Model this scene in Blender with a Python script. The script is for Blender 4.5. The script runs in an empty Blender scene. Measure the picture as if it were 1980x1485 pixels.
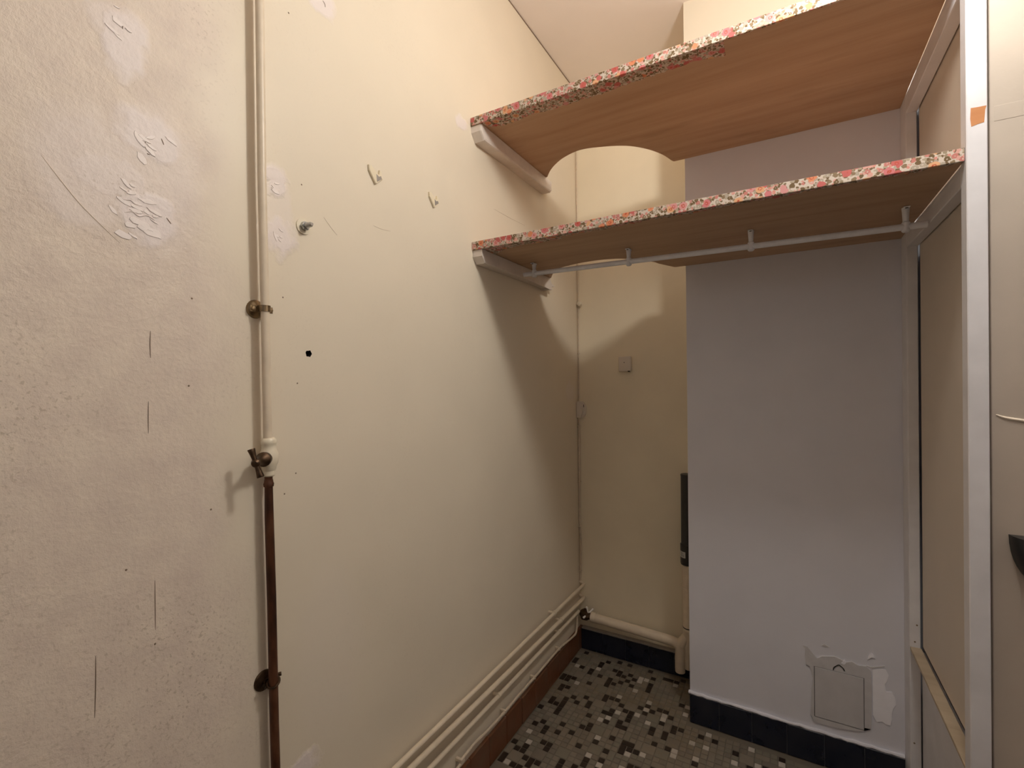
import bpy, bmesh, math, random
from mathutils import Vector, Matrix
C = bpy.context.scene.collection
random.seed(7)
# ------------------------------------------------------------ camera, world, exposure
F, YAW, PIT, ROL, H = 915.5167, math.radians(30.1292), math.radians(-.2638), math.radians(-.6584), 1.195
fwd = Vector((-math.sin(YAW)*math.cos(PIT), math.cos(YAW)*math.cos(PIT), math.sin(PIT)))
rgt0 = Vector((math.cos(YAW), math.sin(YAW), 0)); up0 = rgt0.cross(fwd)
rgt = rgt0*math.cos(ROL)+up0*math.sin(ROL); upv = up0*math.cos(ROL)-rgt0*math.sin(ROL)
EYE = Vector((0, 0, H))
cd = bpy.data.cameras.new('camera'); cam = bpy.data.objects.new('camera', cd); C.objects.link(cam)
cd.sensor_fit = 'HORIZONTAL'; cd.sensor_width = 36; cd.lens = F/1980*36; cd.clip_start = .01
m = Matrix((rgt, upv, -fwd)).transposed().to_4x4(); m.translation = EYE
cam.matrix_world = m
bpy.context.scene.camera = cam
def at(px, py, axis, val):
    """point where the sight line of a photo pixel meets the plane axis = val"""
    d = rgt*((px-990)/F)+upv*(-(py-742.5)/F)+fwd
    return EYE+d*((val-EYE[axis])/d[axis])
w = bpy.data.worlds.new('daylight'); bpy.context.scene.world = w; w.use_nodes = True
w.node_tree.nodes['Background'].inputs[0].default_value = (.70, .83, 1, 1)
w.node_tree.nodes['Background'].inputs[1].default_value = .28
vs = bpy.context.scene.view_settings
vs.view_transform = 'Standard'; vs.look = 'None'; vs.gamma = 1; vs.use_curve_mapping = False; vs.exposure = 0.10
bpy.context.scene.cycles.diffuse_bounces = 8
BULB = Vector((.20, .86, 2.13)); BULB_COL = (1, .945, .86); BULB_STR = 104

# ------------------------------------------------------------ the measured room
XL, YB, YC, XC, ZC = -.817, 2.0026, 1.7398, -.3019, 2.509      # left wall, back wall, chimney front, chimney edge, ceiling
YS = 1.1763; Z1, Z2, TH = 1.9881, 1.6156, .0225                  # shelf front, shelf tops, thickness
XB, XP, XR = .2869, .3113, .3157                                 # partition battens
YP, YPB = 1.1686, 1.2011                                         # post
XE, YR, YD = 1.15, -.95, 1.185                                   # room right wall, rear wall, door face

# ------------------------------------------------------------ helpers
def bm_(): return bmesh.new()
def obj(name, bm, mat, parent=None, smooth=False):
    bmesh.ops.recalc_face_normals(bm, faces=bm.faces)
    off = Vector((0, 0, 0)); p = parent
    while p is not None: off += p.location; p = p.parent
    if parent is not None: bmesh.ops.translate(bm, verts=bm.verts, vec=-off)
    me = bpy.data.meshes.new(name); bm.to_mesh(me); bm.free()
    for mm in (mat if isinstance(mat, (list, tuple)) else [mat]): me.materials.append(mm)
    if smooth:
        for f in me.polygons:
            f.use_smooth = True
        me.set_sharp_from_angle(angle=math.radians(38))
    o = bpy.data.objects.new(name, me); C.objects.link(o)
    if parent is not None: o.parent = parent
    return o
def thing(name, label, cat, loc, group=None):
    o = bpy.data.objects.new(name, None); C.objects.link(o); o.empty_display_size = .05
    o.location = loc; o['label'] = label; o['category'] = cat
    if group: o['group'] = group
    return o
def tag(o, label, cat, group=None):
    o['label'] = label; o['category'] = cat
    if group: o['group'] = group
    return o
def struct(name, bm, mat, smooth=False):
    o = obj(name, bm, mat, None, smooth); o['kind'] = 'structure'; return o
def box(bm, a, b, bev=0, seg=1):
    x0, y0, z0 = a; x1, y1, z1 = b
    vs_ = [bm.verts.new(p) for p in ((x0,y0,z0),(x1,y0,z0),(x1,y1,z0),(x0,y1,z0),(x0,y0,z1),(x1,y0,z1),(x1,y1,z1),(x0,y1,z1))]
    fs = [bm.faces.new([vs_[i] for i in q]) for q in ((0,3,2,1),(4,5,6,7),(0,1,5,4),(1,2,6,5),(2,3,7,6),(3,0,4,7))]
    if bev:
        es = {e for f in fs for e in f.edges}
        bmesh.ops.bevel(bm, geom=list(es), offset=bev, segments=seg, affect='EDGES', profile=.5)
    return bm
def prism(bm, pts, ext):
    """closed polygon of 3D points extruded along ext"""
    ext = Vector(ext)
    a = [bm.verts.new(p) for p in pts]; b = [bm.verts.new(Vector(p)+ext) for p in pts]
    bm.faces.new(a); bm.faces.new(b[::-1])
    n = len(a)
    for i in range(n): bm.faces.new((a[i], a[(i+1) % n], b[(i+1) % n], b[i]))
    return bm
def frame(d):
    d = Vector(d).normalized(); u = d.cross(Vector((0, 0, 1)))
    if u.length < .1: u = d.cross(Vector((1, 0, 0)))
    u.normalize(); return d, u, u.cross(d)
def lathe(bm, base, axis, prof, n=20):
    """profile [(distance along axis, radius)]"""
    d, u, v = frame(axis); base = Vector(base); rings = []
    for t, r in prof:
        if r < 1e-6: rings.append([bm.verts.new(base+d*t)])
        else: rings.append([bm.verts.new(base+d*t+(u*math.cos(2*math.pi*k/n)+v*math.sin(2*math.pi*k/n))*r) for k in range(n)])
    for A, B in zip(rings, rings[1:]):
        for k in range(n):
            q = [A[k % len(A)], A[(k+1) % len(A)], B[(k+1) % len(B)], B[k % len(B)]]
            q = list(dict.fromkeys(q))
            if len(q) > 2: bm.faces.new(q)
    if len(rings[0]) > 2: bm.faces.new(rings[0])
    if len(rings[-1]) > 2: bm.faces.new(rings[-1][::-1])
    return bm
def rod(bm, a, b, r, n=16):
    a = Vector(a); b = Vector(b); return lathe(bm, a, b-a, [(0, r), ((b-a).length, r)], n)
def smooth_path(pts, k=6):
    pts = [Vector(p) for p in pts]; out = []
    for i in range(len(pts)-1):
        p0 = pts[max(i-1, 0)]; p1 = pts[i]; p2 = pts[i+1]; p3 = pts[min(i+2, len(pts)-1)]
        for j in range(k):
            t = j/k
            out.append(.5*((2*p1)+(p2-p0)*t+(2*p0-5*p1+4*p2-p3)*t*t+(3*p1-p0-3*p2+p3)*t**3))
    return out+[pts[-1]]
def fillet(pts, r, k=5):
    pts = [Vector(p) for p in pts]; out = [pts[0]]
    for i in range(1, len(pts)-1):
        a, b, c = pts[i-1:i+2]; l = min(r, (a-b).length*.49, (c-b).length*.49)
        s = b+(a-b).normalized()*l; e = b+(c-b).normalized()*l
        for j in range(k+1):
            t = j/k; out.append(s*(1-t)**2+b*2*t*(1-t)+e*t*t)
    return out+[pts[-1]]
def tube(bm, pts, r, n=12):
    pts = [Vector(p) for p in pts]; rings = []; u = None
    for i, p in enumerate(pts):
        d = (pts[min(i+1, len(pts)-1)]-pts[max(i-1, 0)]).normalized()
        if u is None: _, u, _ = frame(d)
        u = (u-d*u.dot(d)).normalized(); v = d.cross(u)
        rr = r[i] if isinstance(r, (list, tuple)) else r
        rings.append([bm.verts.new(p+(u*math.cos(2*math.pi*k/n)+v*math.sin(2*math.pi*k/n))*rr) for k in range(n)])
    for A, B in zip(rings, rings[1:]):
        for k in range(n): bm.faces.new((A[k], A[(k+1) % n], B[(k+1) % n], B[k]))
    bm.faces.new(rings[0]); bm.faces.new(rings[-1][::-1])
    return bm

# ------------------------------------------------------------ materials
class NT:
    def __init__(s, name):
        s.m = bpy.data.materials.new(name); s.m.use_nodes = True
        s.t = s.m.node_tree; s.b = s.t.nodes['Principled BSDF']
    def n(s, typ, **kw):
        x = s.t.nodes.new(typ)
        for k, v in kw.items(): setattr(x, k, v)
        return x
    def put(s, sock, v):
        if hasattr(v, 'links') or isinstance(v, bpy.types.NodeSocket): s.t.links.new(v, sock)
        else: sock.default_value = (*v, 1) if isinstance(v, tuple) and len(v) == 3 and sock.type == 'RGBA' else v
    def pos(s): return s.n('ShaderNodeNewGeometry').outputs['Position']
    def math(s, op, a, b=0, c=0, clamp=False):
        x = s.n('ShaderNodeMath', operation=op, use_clamp=clamp)
        for i, v in enumerate((a, b, c)): s.put(x.inputs[i], v)
        return x.outputs[0]
    def vec(s, op, a, b=(0, 0, 0), out=0):
        x = s.n('ShaderNodeVectorMath', operation=op); s.put(x.inputs[0], a); s.put(x.inputs[1], b)
        return x.outputs[out]
    def noise(s, vec, scale, detail=3, rough=.5, color=False):
        x = s.n('ShaderNodeTexNoise'); s.put(x.inputs['Vector'], vec)
        x.inputs['Scale'].default_value = scale; x.inputs['Detail'].default_value = detail; x.inputs['Roughness'].default_value = rough
        return x.outputs['Color' if color else 0]
    def voro(s, vec, scale, feat='F1'):
        x = s.n('ShaderNodeTexVoronoi', feature=feat); s.put(x.inputs['Vector'], vec); x.inputs['Scale'].default_value = scale
        return x
    def ramp(s, fac, stops, interp='LINEAR'):
        x = s.n('ShaderNodeValToRGB'); s.put(x.inputs[0], fac); r = x.color_ramp; r.interpolation = interp
        while len(r.elements) < len(stops): r.elements.new(.5)
        for e, (p, c) in zip(r.elements, stops): e.position = p; e.color = (*c, 1)
        return x.outputs[0]
    def mix(s, fac, a, b, blend='MIX'):
        x = s.n('ShaderNodeMix', data_type='RGBA', blend_type=blend)
        s.put(x.inputs[0], fac); s.put(x.inputs[6], a); s.put(x.inputs[7], b)
        return x.outputs[2]
    def rng(s, v, a, b, c=0., d=1.):
        x = s.n('ShaderNodeMapRange'); s.put(x.inputs[0], v)
        for i, q in enumerate((a, b, c, d)): x.inputs[i+1].default_value = q
        return x.outputs[0]
    def bump(s, h, strength=.3, dist=.002, prev=None):
        x = s.n('ShaderNodeBump'); s.put(x.inputs['Height'], h); x.inputs['Strength'].default_value = strength
        x.inputs['Distance'].default_value = dist
        if prev is not None: s.put(x.inputs['Normal'], prev)
        s.put(s.b.inputs['Normal'], x.outputs[0]); return x.outputs[0]
    def col(s, v): s.put(s.b.inputs['Base Color'], v); return s
    def set(s, rough=.6, metal=0, spec=None):
        s.put(s.b.inputs['Roughness'], rough); s.b.inputs['Metallic'].default_value = metal
        if spec is not None: s.b.inputs['Specular IOR Level'].default_value = spec
        return s
def paint(name, c, var=.06, rough=.55, bump=.1, scale=14, bscale=160):
    t = NT(name); p = t.pos(); n1 = t.noise(p, scale, 4)
    d = tuple(min(1, v*(1-var)) for v in c); e = tuple(min(1, v*(1+var)) for v in c)
    t.col(t.ramp(n1, [(.3, d), (.7, e)])).set(rough)
    if bump: t.bump(t.noise(p, bscale, 3), bump, .001)
    return t.m
def metal(name, c, rough=.35):
    t = NT(name); p = t.pos(); n1 = t.noise(p, 90, 3)
    t.col(t.ramp(n1, [(.35, tuple(v*.6 for v in c)), (.65, c)])).set(t.rng(n1, .3, .7, rough*.8, rough*1.3), 1); return t.m
CREAM = (.80, .72, .585); CREAM_BACK = (.87, .785, .61); PINKISH = (.75, .645, .56); FILL = (.82, .745, .72)
def wall_left_mat():
    t = NT('left wall paint'); p = t.pos()
    sep = t.n('ShaderNodeSeparateXYZ'); t.put(sep.inputs[0], p)
    n1 = t.noise(p, 5, 4); n2 = t.noise(p, 22, 4)
    cream = t.ramp(n1, [(.3, tuple(v*.96 for v in CREAM)), (.7, CREAM)])
    pink = t.ramp(n2, [(.3, tuple(v*.95 for v in PINKISH)), (.7, (.80, .70, .595))])
    yy = t.math('ADD', sep.outputs[1], t.math('MULTIPLY', t.math('SUBTRACT', n1, .5), .22))
    old = t.rng(yy, .49, .40)                                   # the older, stippled part of the wall near the camera
    c = t.mix(old, cream, pink)
    nv = t.vec('SUBTRACT', t.noise(p, 26, 4, color=True), (.5, .5, .5)); nv = t.vec('MULTIPLY', nv, (0, .055, .055))
    pw = t.vec('ADD', p, nv); mask = None
    for px, py, rx, ry, k in ((243, 82, 42, 62, .9), (215, 40, 60, 35, .5), (292, 272, 62, 52, .9), (210, 345, 85, 42, .7), (285, 420, 62, 48, 1), (170, 320, 105, 110, .45),
                              (300, 350, 90, 130, .4), (532, 348, 24, 30, .9), (540, 460, 34, 36, .9), (540, 400, 26, 60, .4), (622, 2, 22, 26, .9), (893, 237, 10, 14, .8),
                              (575, 1490, 44, 26, .9), (1102, 757, 8, 18, .35), (150, 380, 80, 50, .5), (640, 1260, 60, 160, .12)):
        a = at(px, py, 0, XL); ry_ = abs(at(px+rx, py, 0, XL).y-at(px-rx, py, 0, XL).y)/2; rz_ = abs(at(px, py+ry, 0, XL).z-at(px, py-ry, 0, XL).z)/2
        d = t.vec('MULTIPLY', t.vec('SUBTRACT', pw, tuple(a)), (0, 1/ry_, 1/rz_))
        v = t.math('MULTIPLY', t.rng(t.vec('LENGTH', d, out=1), 1.25, .75), k)
        mask = v if mask is None else t.math('MAXIMUM', mask, v)
    c = t.mix(mask, c, FILL)
    sp = t.rng(t.noise(p, 190, 2), .60, .66)                      # specks of grime
    c = t.mix(t.math('MULTIPLY', t.math('MULTIPLY', sp, t.rng(t.noise(p, 4, 2), .45, .65)), t.math('ADD', t.math('MULTIPLY', old, .45), .06)), c, (.42, .34, .25))
    t.col(c).set(.42, spec=.35)
    b = t.bump(t.noise(p, 210, 3), .05, .001)
    st = t.math('MULTIPLY', t.noise(p, 130, 4, .65), t.math('MULTIPLY', old, t.math('SUBTRACT', 1, t.math('MULTIPLY', mask, .8))))
    b = t.bump(st, .5, .0028, b)
    t.bump(t.math('MULTIPLY', t.math('ADD', t.noise(p, 60, 4, .6), 1), mask), .35, .0035, b)
    return t.m
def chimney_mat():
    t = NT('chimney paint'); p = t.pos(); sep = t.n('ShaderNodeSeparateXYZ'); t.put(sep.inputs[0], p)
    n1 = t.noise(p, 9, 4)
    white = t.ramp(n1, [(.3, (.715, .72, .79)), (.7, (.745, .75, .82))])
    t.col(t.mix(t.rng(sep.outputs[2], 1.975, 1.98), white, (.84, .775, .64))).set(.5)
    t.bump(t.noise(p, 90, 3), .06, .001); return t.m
def room_mat():
    t = NT('room paint with bounce cutting base'); p = t.pos(); sep = t.n('ShaderNodeSeparateXYZ'); t.put(sep.inputs[0], p)
    t.col(t.mix(t.rng(sep.outputs[2], 1.198, 1.202), (.16, .13, .11), (.87, .85, .83))).set(.6); t.bump(t.noise(p, 160, 3), .08, .001); return t.m  # unseen walls; dark lower half added to cut bounce light near the floor
def wood_mat(name, dark, light, rough=.6):
    t = NT(name); p = t.vec('MULTIPLY', t.pos(), (1.3, 17, 17)); w_ = t.noise(p, 1.6, 5, .55)
    f = t.noise(t.vec('MULTIPLY', t.pos(), (9, 260, 260)), 1.2, 3)
    c = t.ramp(w_, [(.28, dark), (.45, tuple((a+b)/2 for a, b in zip(dark, light))), (.68, light)])
    c = t.mix(t.rng(f, .35, .7, 0, .22), c, dark)
    blot = t.rng(t.noise(t.vec('MULTIPLY', t.pos(), (3, 14, 14)), 1, 3), .62, .78, 0, .45)
    t.col(t.mix(blot, c, tuple(v*.55 for v in dark))).set(rough); t.bump(f, .1, .0006); return t.m
def floral_mat():
    t = NT('floral paper'); p = t.pos()
    wob = t.vec('MULTIPLY', t.vec('SUBTRACT', t.noise(p, 170, 2, color=True), (.5, .5, .5)), (.006, .006, .006)); q = t.vec('ADD', p, wob)
    A = t.voro(q, 48); B = t.voro(t.vec('ADD', q, (3.1, 1.7, .4)), 100); D = t.voro(t.vec('ADD', q, (.9, 5.2, 2.4)), 150)
    def rnd(v):
        s = t.n('ShaderNodeSeparateColor'); t.put(s.inputs[0], v.outputs['Color']); return s.outputs
    base = (.60, .52, .45)
    leaf = t.ramp(rnd(D)[0], [(0, (.17, .11, .055)), (.45, (.40, .33, .24)), (.7, (.62, .27, .22)), (.85, (.30, .24, .16))], 'CONSTANT')
    c = t.mix(t.rng(D.outputs[0], .52, .47), base, leaf)
    mid = t.ramp(rnd(B)[0], [(0, (.16, .105, .05)), (.26, (.52, .20, .17)), (.46, (.40, .34, .27)), (.66, (.62, .34, .29)), (.84, (.24, .17, .10))], 'CONSTANT')
    mring = t.mix(t.rng(B.outputs[0], .13, .17), (.58, .50, .43), mid)
    c = t.mix(t.rng(B.outputs[0], .50, .46), c, mring)
    big = t.ramp(rnd(A)[0], [(0, (.52, .13, .12)), (.22, (.66, .25, .13)), (.4, (.58, .19, .20)), (.6, (.68, .38, .21)), (.78, (.62, .29, .28))], 'CONSTANT')
    d = A.outputs[0]
    ring = t.mix(t.math('MULTIPLY', t.rng(d, .10, .13), t.rng(d, .20, .17)), big, (.50, .08, .04))
    has = t.rng(rnd(A)[1], .52, .54, 1, 0)
    c = t.mix(t.math('MULTIPLY', t.rng(d, .47, .42), has), c, ring)
    t.col(c).set(.5, spec=.25); t.bump(t.noise(p, 300, 2), .1, .0006); return t.m
def copper_mat():
    t = NT('tarnished copper pipe'); p = t.vec('MULTIPLY', t.pos(), (1, 1, .35)); n1 = t.noise(p, 40, 4)
    t.col(t.ramp(n1, [(.3, (.030, .011, .006)), (.55, (.10, .036, .016)), (.75, (.17, .075, .038))])).set(.5, .35); return t.m
def glaze(name, c, rough=.25, dirt=.25):
    t = NT(name); p = t.pos(); n1 = t.noise(p, 18, 4)
    t.col(t.mix(t.rng(n1, .45, .75, 0, dirt), c, (.20, .165, .12))).set(t.rng(n1, .4, .7, rough, rough+.3)); return t.m
def slab(name, c, dirt):
    t = NT(name); p = t.pos(); n1 = t.noise(p, 5, 4); n2 = t.noise(p, 55, 3)
    sep = t.n('ShaderNodeSeparateXYZ'); t.put(sep.inputs[0], p)
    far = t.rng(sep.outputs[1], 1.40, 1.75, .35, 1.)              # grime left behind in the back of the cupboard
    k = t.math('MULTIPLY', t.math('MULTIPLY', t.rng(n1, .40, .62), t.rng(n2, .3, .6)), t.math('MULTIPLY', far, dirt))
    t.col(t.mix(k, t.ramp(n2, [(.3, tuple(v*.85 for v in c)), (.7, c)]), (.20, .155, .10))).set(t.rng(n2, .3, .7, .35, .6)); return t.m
M = dict(
    left=wall_left_mat(), back=paint('back wall paint', CREAM_BACK, .03, .5, .06, 6), chim=chimney_mat(),
    ceil=paint('ceiling paint', (.93, .87, .84), .02, .7, .05, 5), room=room_mat(),
    batten=paint('off white batten paint', (.76, .69, .63), .06, .4, .15, 30, 80),
    white=paint('white wood paint', (.72, .715, .75), .05, .45, .12, 20, 60), panel=paint('beige panel paint', (.65, .58, .50), .04, .5, .05, 5),
    door=paint('door paint', (.50, .435, .37), .05, .45, .25, 9, 70), lath=wood_mat('bare lath', (.36, .28, .19), (.50, .41, .30)),
    wood=wood_mat('shelf plywood', (.43, .27, .165), (.55, .37, .24)), floral=floral_mat(),
    chip=wood_mat('bare wood under paint', (.40, .15, .05), (.58, .26, .10)),
    pipe=paint('cream pipe paint', (.74, .64, .50), .05, .35, .2, 40, 220), ivory=paint('ivory paint', (.80, .73, .58), .06, .3, .1, 60, 200),
    copper=copper_mat(), brass=metal('dark brass', (.34, .25, .15), .38), bronze=metal('brown bronze', (.13, .085, .055), .42),
    steel=metal('zinc steel', (.62, .64, .64), .28), chrome=paint('nickel handle', (.93, .91, .88), .03, .15, 0),
    plastic=paint('ivory plastic', (.72, .66, .58), .02, .4, 0, 10), wplast=paint('white enamel rod', (.80, .815, .87), .06, .35, .1, 50, 120),
    cable=paint('painted cable', (.66, .56, .44), .1, .5, .15, 60), dark=paint('dark void', (.012, .010, .008), .1, .9, 0),
    grey=paint('dark grey plastic pipe', (.040, .038, .038), .08, .4, 0), sticker=paint('pipe sticker', (.55, .57, .56), .05, .4, 0), ink=paint('sticker ink', (.12, .13, .14), .05, .5, 0),
    black=paint('black handle', (.012, .012, .013), .1, .32, 0), grout=slab('mosaic grout', (.18, .155, .123), .7), mortar=paint('grey mortar', (.32, .29, .26), .12, .8, .3, 30),
    joint=paint('dark joint', (.085, .085, .092), .2, .8, .1),
    navy=glaze('navy black tile', (.008, .011, .024), .25, .05), terra=glaze('brown terracotta tile', (.155, .055, .022), .3, .45),
    plaster=paint('bare plaster', (.60, .59, .61), .06, .7, .35, 30, 110), filler=paint('pale filler', (.90, .90, .97), .03, .7, .2, 30, 90), fillp=paint('wall filler', FILL, .05, .6, .4, 40, 120),
    flake=paint('pale filler flake', (.90, .83, .80), .03, .5, .3, 40, 120), faint=paint('faint scratch', (.55, .46, .36), .1, .6, 0),
    hatch=paint('hatch paint', (.58, .57, .59), .05, .6, .15, 20, 80), scr=paint('dark scratch', (.22, .16, .11), .2, .7, 0), pale=paint('pale scratch', (.84, .74, .62), .05, .5, 0),
    hookm=paint('painted hook', (.82, .73, .55), .03, .35, .1, 40))
MOS = [slab('taupe mosaic', (.235, .203, .160), .9), slab('warm grey mosaic', (.190, .162, .130), .9), slab('greenish grey mosaic', (.207, .188, .147), .9),
       slab('brown mosaic', (.022, .012, .008), .16), slab('white mosaic', (.55, .50, .44), .45)]

# ------------------------------------------------------------ the shell
# left wall with a real drill hole
hole = at(597, 684, 0, XL)
def wall_left():
    bm = bm_(); T = .14
    rim = []
    for k in range(11):
        a = 2*math.pi*k/11; r = .0072*(1+.22*random.uniform(-1, 1)); rim.append((hole.y+r*1.1*math.cos(a), hole.z+r*math.sin(a)))
    inner = [bm.verts.new((XL, y, z)) for y, z in rim]
    s = .05
    sq = [(hole.y-s, hole.z-s), (hole.y+s, hole.z-s), (hole.y+s, hole.z+s), (hole.y-s, hole.z+s)]
    out = [bm.verts.new((XL, y, z)) for y, z in sq]
    es = [bm.edges.new((inner[i], inner[(i+1) % 11])) for i in range(11)]+[bm.edges.new((out[i], out[(i+1) % 4])) for i in range(4)]
    bmesh.ops.triangle_fill(bm, edges=es, use_beauty=True)
    y0, y1, z0, z1 = YR-.1, YB+.1, -.02, ZC
    big = [bm.verts.new((XL, y, z)) for y, z in ((y0, z0), (y1, z0), (y1, z1), (y0, z1))]
    for i in range(4): bm.faces.new((big[i], big[(i+1) % 4], out[(i+1) % 4], out[i]))
    bk = [bm.verts.new((XL-T, v.co.y, v.co.z)) for v in big]
    for i in range(4): bm.faces.new((big[i], bk[i], bk[(i+1) % 4], big[(i+1) % 4]))
    bm.faces.new(bk)
    deep = [bm.verts.new((XL-.05, hole.y+(v.co.y-hole.y)*.8, hole.z+(v.co.z-hole.z)*.8)) for v in inner]
    hf = [bm.faces.new((inner[i], inner[(i+1) % 11], deep[(i+1) % 11], deep[i])) for i in range(11)]+[bm.faces.new(deep)]
    for f in hf: f.material_index = 1
    return struct('wall_left', bm, [M['left'], M['dark']])
WL = wall_left()
WB = struct('wall_back', box(bm_(), (XL, YB, -.02), (.55, YB+.1, ZC)), M['back'])
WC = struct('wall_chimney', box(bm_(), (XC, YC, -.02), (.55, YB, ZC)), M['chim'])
struct('wall_side', box(bm_(), (.42, YD+.06, -.02), (.5, YC, ZC)), M['room'])          # closes the space behind the partition
bm = bm_(); box(bm, (1.06, YD+.005, -.02), (XE+.1, YD+.08, ZC)); box(bm, (XR+.002, YD+.005, 2.08), (1.06, YD+.08, ZC)); struct('wall_front', bm, M['room'])
struct('wall_right', box(bm_(), (XE, YR, -.02), (XE+.1, YD+.005, ZC)), M['room'])
bm = bm_(); box(bm, (XL, YR-.1, -.02), (XE+.1, YR, 1.45)); box(bm, (XL, YR-.1, 2.25), (XE+.1, YR, ZC)); box(bm, (XL, YR-.1, 1.45), (-.45, YR, 2.25)); box(bm, (.85, YR-.1, 1.45), (XE+.1, YR, 2.25)); struct('wall_rear', bm, M['room'])  # high opening added out of view, lets cool sky fill onto upper walls
struct('ceiling', box(bm_(), (XL-.14, YR-.1, ZC), (XE+.1, YB+.1, ZC+.08)), M['ceil'])
FL = struct('floor', box(bm_(), (XL-.14, YR-.1, -.10), (XE+.1, YB+.1, -.0016)), M['grout'])
# thin dark strip between the left wall and the ceiling
b_ = struct('trim_1', box(bm_(), (XL, YR, ZC-.004), (XL+.0015, YB, ZC)), M['scr'])

# ---- mosaic floor: the largest pieces in view are parts, the rest one stuff part
PIT_ = .0214
def tile_bm(bm, x, y, nx, ny, mi, h):
    g = .0011; x0, y0, x1, y1 = x+g, y+g, x+nx*PIT_-g, y+ny*PIT_-g; c = .0009
    lo = [bm.verts.new((a, b, -.002)) for a, b in ((x0, y0), (x1, y0), (x1, y1), (x0, y1))]
    hi = [bm.verts.new((a, b, h)) for a, b in ((x0+c, y0+c), (x1-c, y0+c), (x1-c, y1-c), (x0+c, y1-c))]
    fs = [bm.faces.new(hi)]+[bm.faces.new((lo[i], lo[(i+1) % 4], hi[(i+1) % 4], hi[i])) for i in range(4)]
    for f in fs: f.material_index = mi
def floor_tiles():
    rnd = random.Random(11); x0, y0 = XL+.014, YR+.005
    nx = int((XE-x0)/PIT_); ny = int((YB-.03-y0)/PIT_); used = set(); tiles = []
    for j in range(ny):
        for i in range(nx):
            if (i, j) in used: continue
            x, y = x0+i*PIT_, y0+j*PIT_
            if x+PIT_ > XC-.002 and y+PIT_ > YC-.012: continue
            if x+PIT_ > XB-.004 and y > YP-.02: continue
            r = rnd.random(); wx = wy = 1
            if r < .065: mi = 4
            elif r < .27: mi = 3
            else: mi = rnd.choice((0, 0, 1, 2))
            q = rnd.random()
            if mi < 4 and q < (.10 if mi == 3 else .16):
                if q < .05: wx = 2
                else: wy = 2
                if mi < 3 and q > .11: wx = 2
            if any((i+a, j+b) in used for a in range(wx) for b in range(wy)) or i+wx > nx or j+wy > ny: wx = wy = 1
            xx, yy = x+wx*PIT_, y+wy*PIT_
            if (xx > XC-.002 and yy > YC-.012) or (xx > XB-.004 and yy > YP-.02): wx = wy = 1
            for a in range(wx):
                for b in range(wy): used.add((i+a, j+b))
            tiles.append((x, y, wx, wy, mi))
    def in_view(t):
        c = Vector((t[0]+t[2]*PIT_/2, t[1]+t[3]*PIT_/2, 0))-EYE; d = c.dot(fwd)
        if d < .1: return None
        px = 990+F*c.dot(rgt)/d; py = 742.5-F*c.dot(upv)/d
        return d if 945 < px < 1745 and py < 1484 else None
    seen = sorted([(in_view(t), k) for k, t in enumerate(tiles) if in_view(t)])[:296]
    pick = {k for _, k in seen}; rest = bm_(); cache = {}
    for k, t in enumerate(tiles):
        x, y, wx, wy, mi = t; h = rnd.uniform(-.0002, .0006)
        if k not in pick: tile_bm(rest, x, y, wx, wy, mi, h); continue
        key = (wx, wy, mi)
        if key not in cache:
            bm = bm_(); tile_bm(bm, 0, 0, wx, wy, 0, .0004); o = obj('mosaic_tile', bm, MOS[mi], FL); cache[key] = o.data
        else:
            o = bpy.data.objects.new('mosaic_tile', cache[key]); C.objects.link(o); o.parent = FL
        o.location = (x, y, h-.0004)
    o = obj('mosaic_field', rest, MOS, FL); o['kind'] = 'stuff'
floor_tiles()

# ---- skirting tiles
def skirting(name, axis, fixed, start, joints, z1, thick, mat, core, sgn):
    """axis: run axis; tiles stand proud of the wall plane by thick towards sgn"""
    a = 1-axis
    def bx(bm, u0, u1, d0, d1, zz0, zz1, bev=0):
        p0 = [0, 0, zz0]; p1 = [0, 0, zz1]; p0[axis], p1[axis] = u0, u1
        q = sorted((fixed+sgn*d0, fixed+sgn*d1)); p0[a], p1[a] = q; return box(bm, p0, p1, bev)
    base = struct(name, bx(bm_(), min(start, joints[-1]), max(start, joints[-1]), 0, thick-.004, -.001, z1-.002), core)
    u = start
    for j in joints:
        lo, hi = sorted((u, j)); dz = random.uniform(-.0015, .0015); dt = random.uniform(-.0008, .0008)
        obj('skirting_tile', bx(bm_(), lo+.0012, hi-.0012, .001, thick+dt, .0005, z1+dz, .0012), mat, base); u = j
    return base
skirting('baseboard_left', 1, XL, YB, [1.947, 1.844, 1.741, 1.638, 1.535, 1.432, 1.329, 1.226, 1.123, 1.02, .917, .814, .711, .608, .505, .402, .299, .196, .093, -.01, -.113, -.216, -.319, -.422, -.525, -.628, -.731, -.834, YR+.002], .094, .012, M['terra'], M['mortar'], 1)
bbk = skirting('baseboard_back', 0, YB, XL+.013, [-.704, -.604, -.505, -.405, XC+.0], .088, .026, M['navy'], M['joint'], -1)
obj('mortar_ledge', box(bm_(), (XL+.013, YB-.0235, .0865), (XC, YB, .094), .002), M['mortar'], bbk)
bch = skirting('baseboard_chimney', 0, YC, XC, [-.207, -.108, -.008, .092, .192, XB-.001], .099, .010, M['navy'], M['joint'], -1)
bm = bm_(); pts = []                                                # uneven bead of white paint over the tiles
for k in range(40): pts.append(Vector((XC-.004+(XB-XC+.003)*k/39, YC-.0045+random.uniform(-.0012, .0012), .1025+random.uniform(-.0012, .0012))))
obj('paint_bead', tube(bm, pts, [.0052+random.uniform(-.001, .001) for _ in pts], 8), M['chim'], bch, True)

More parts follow.
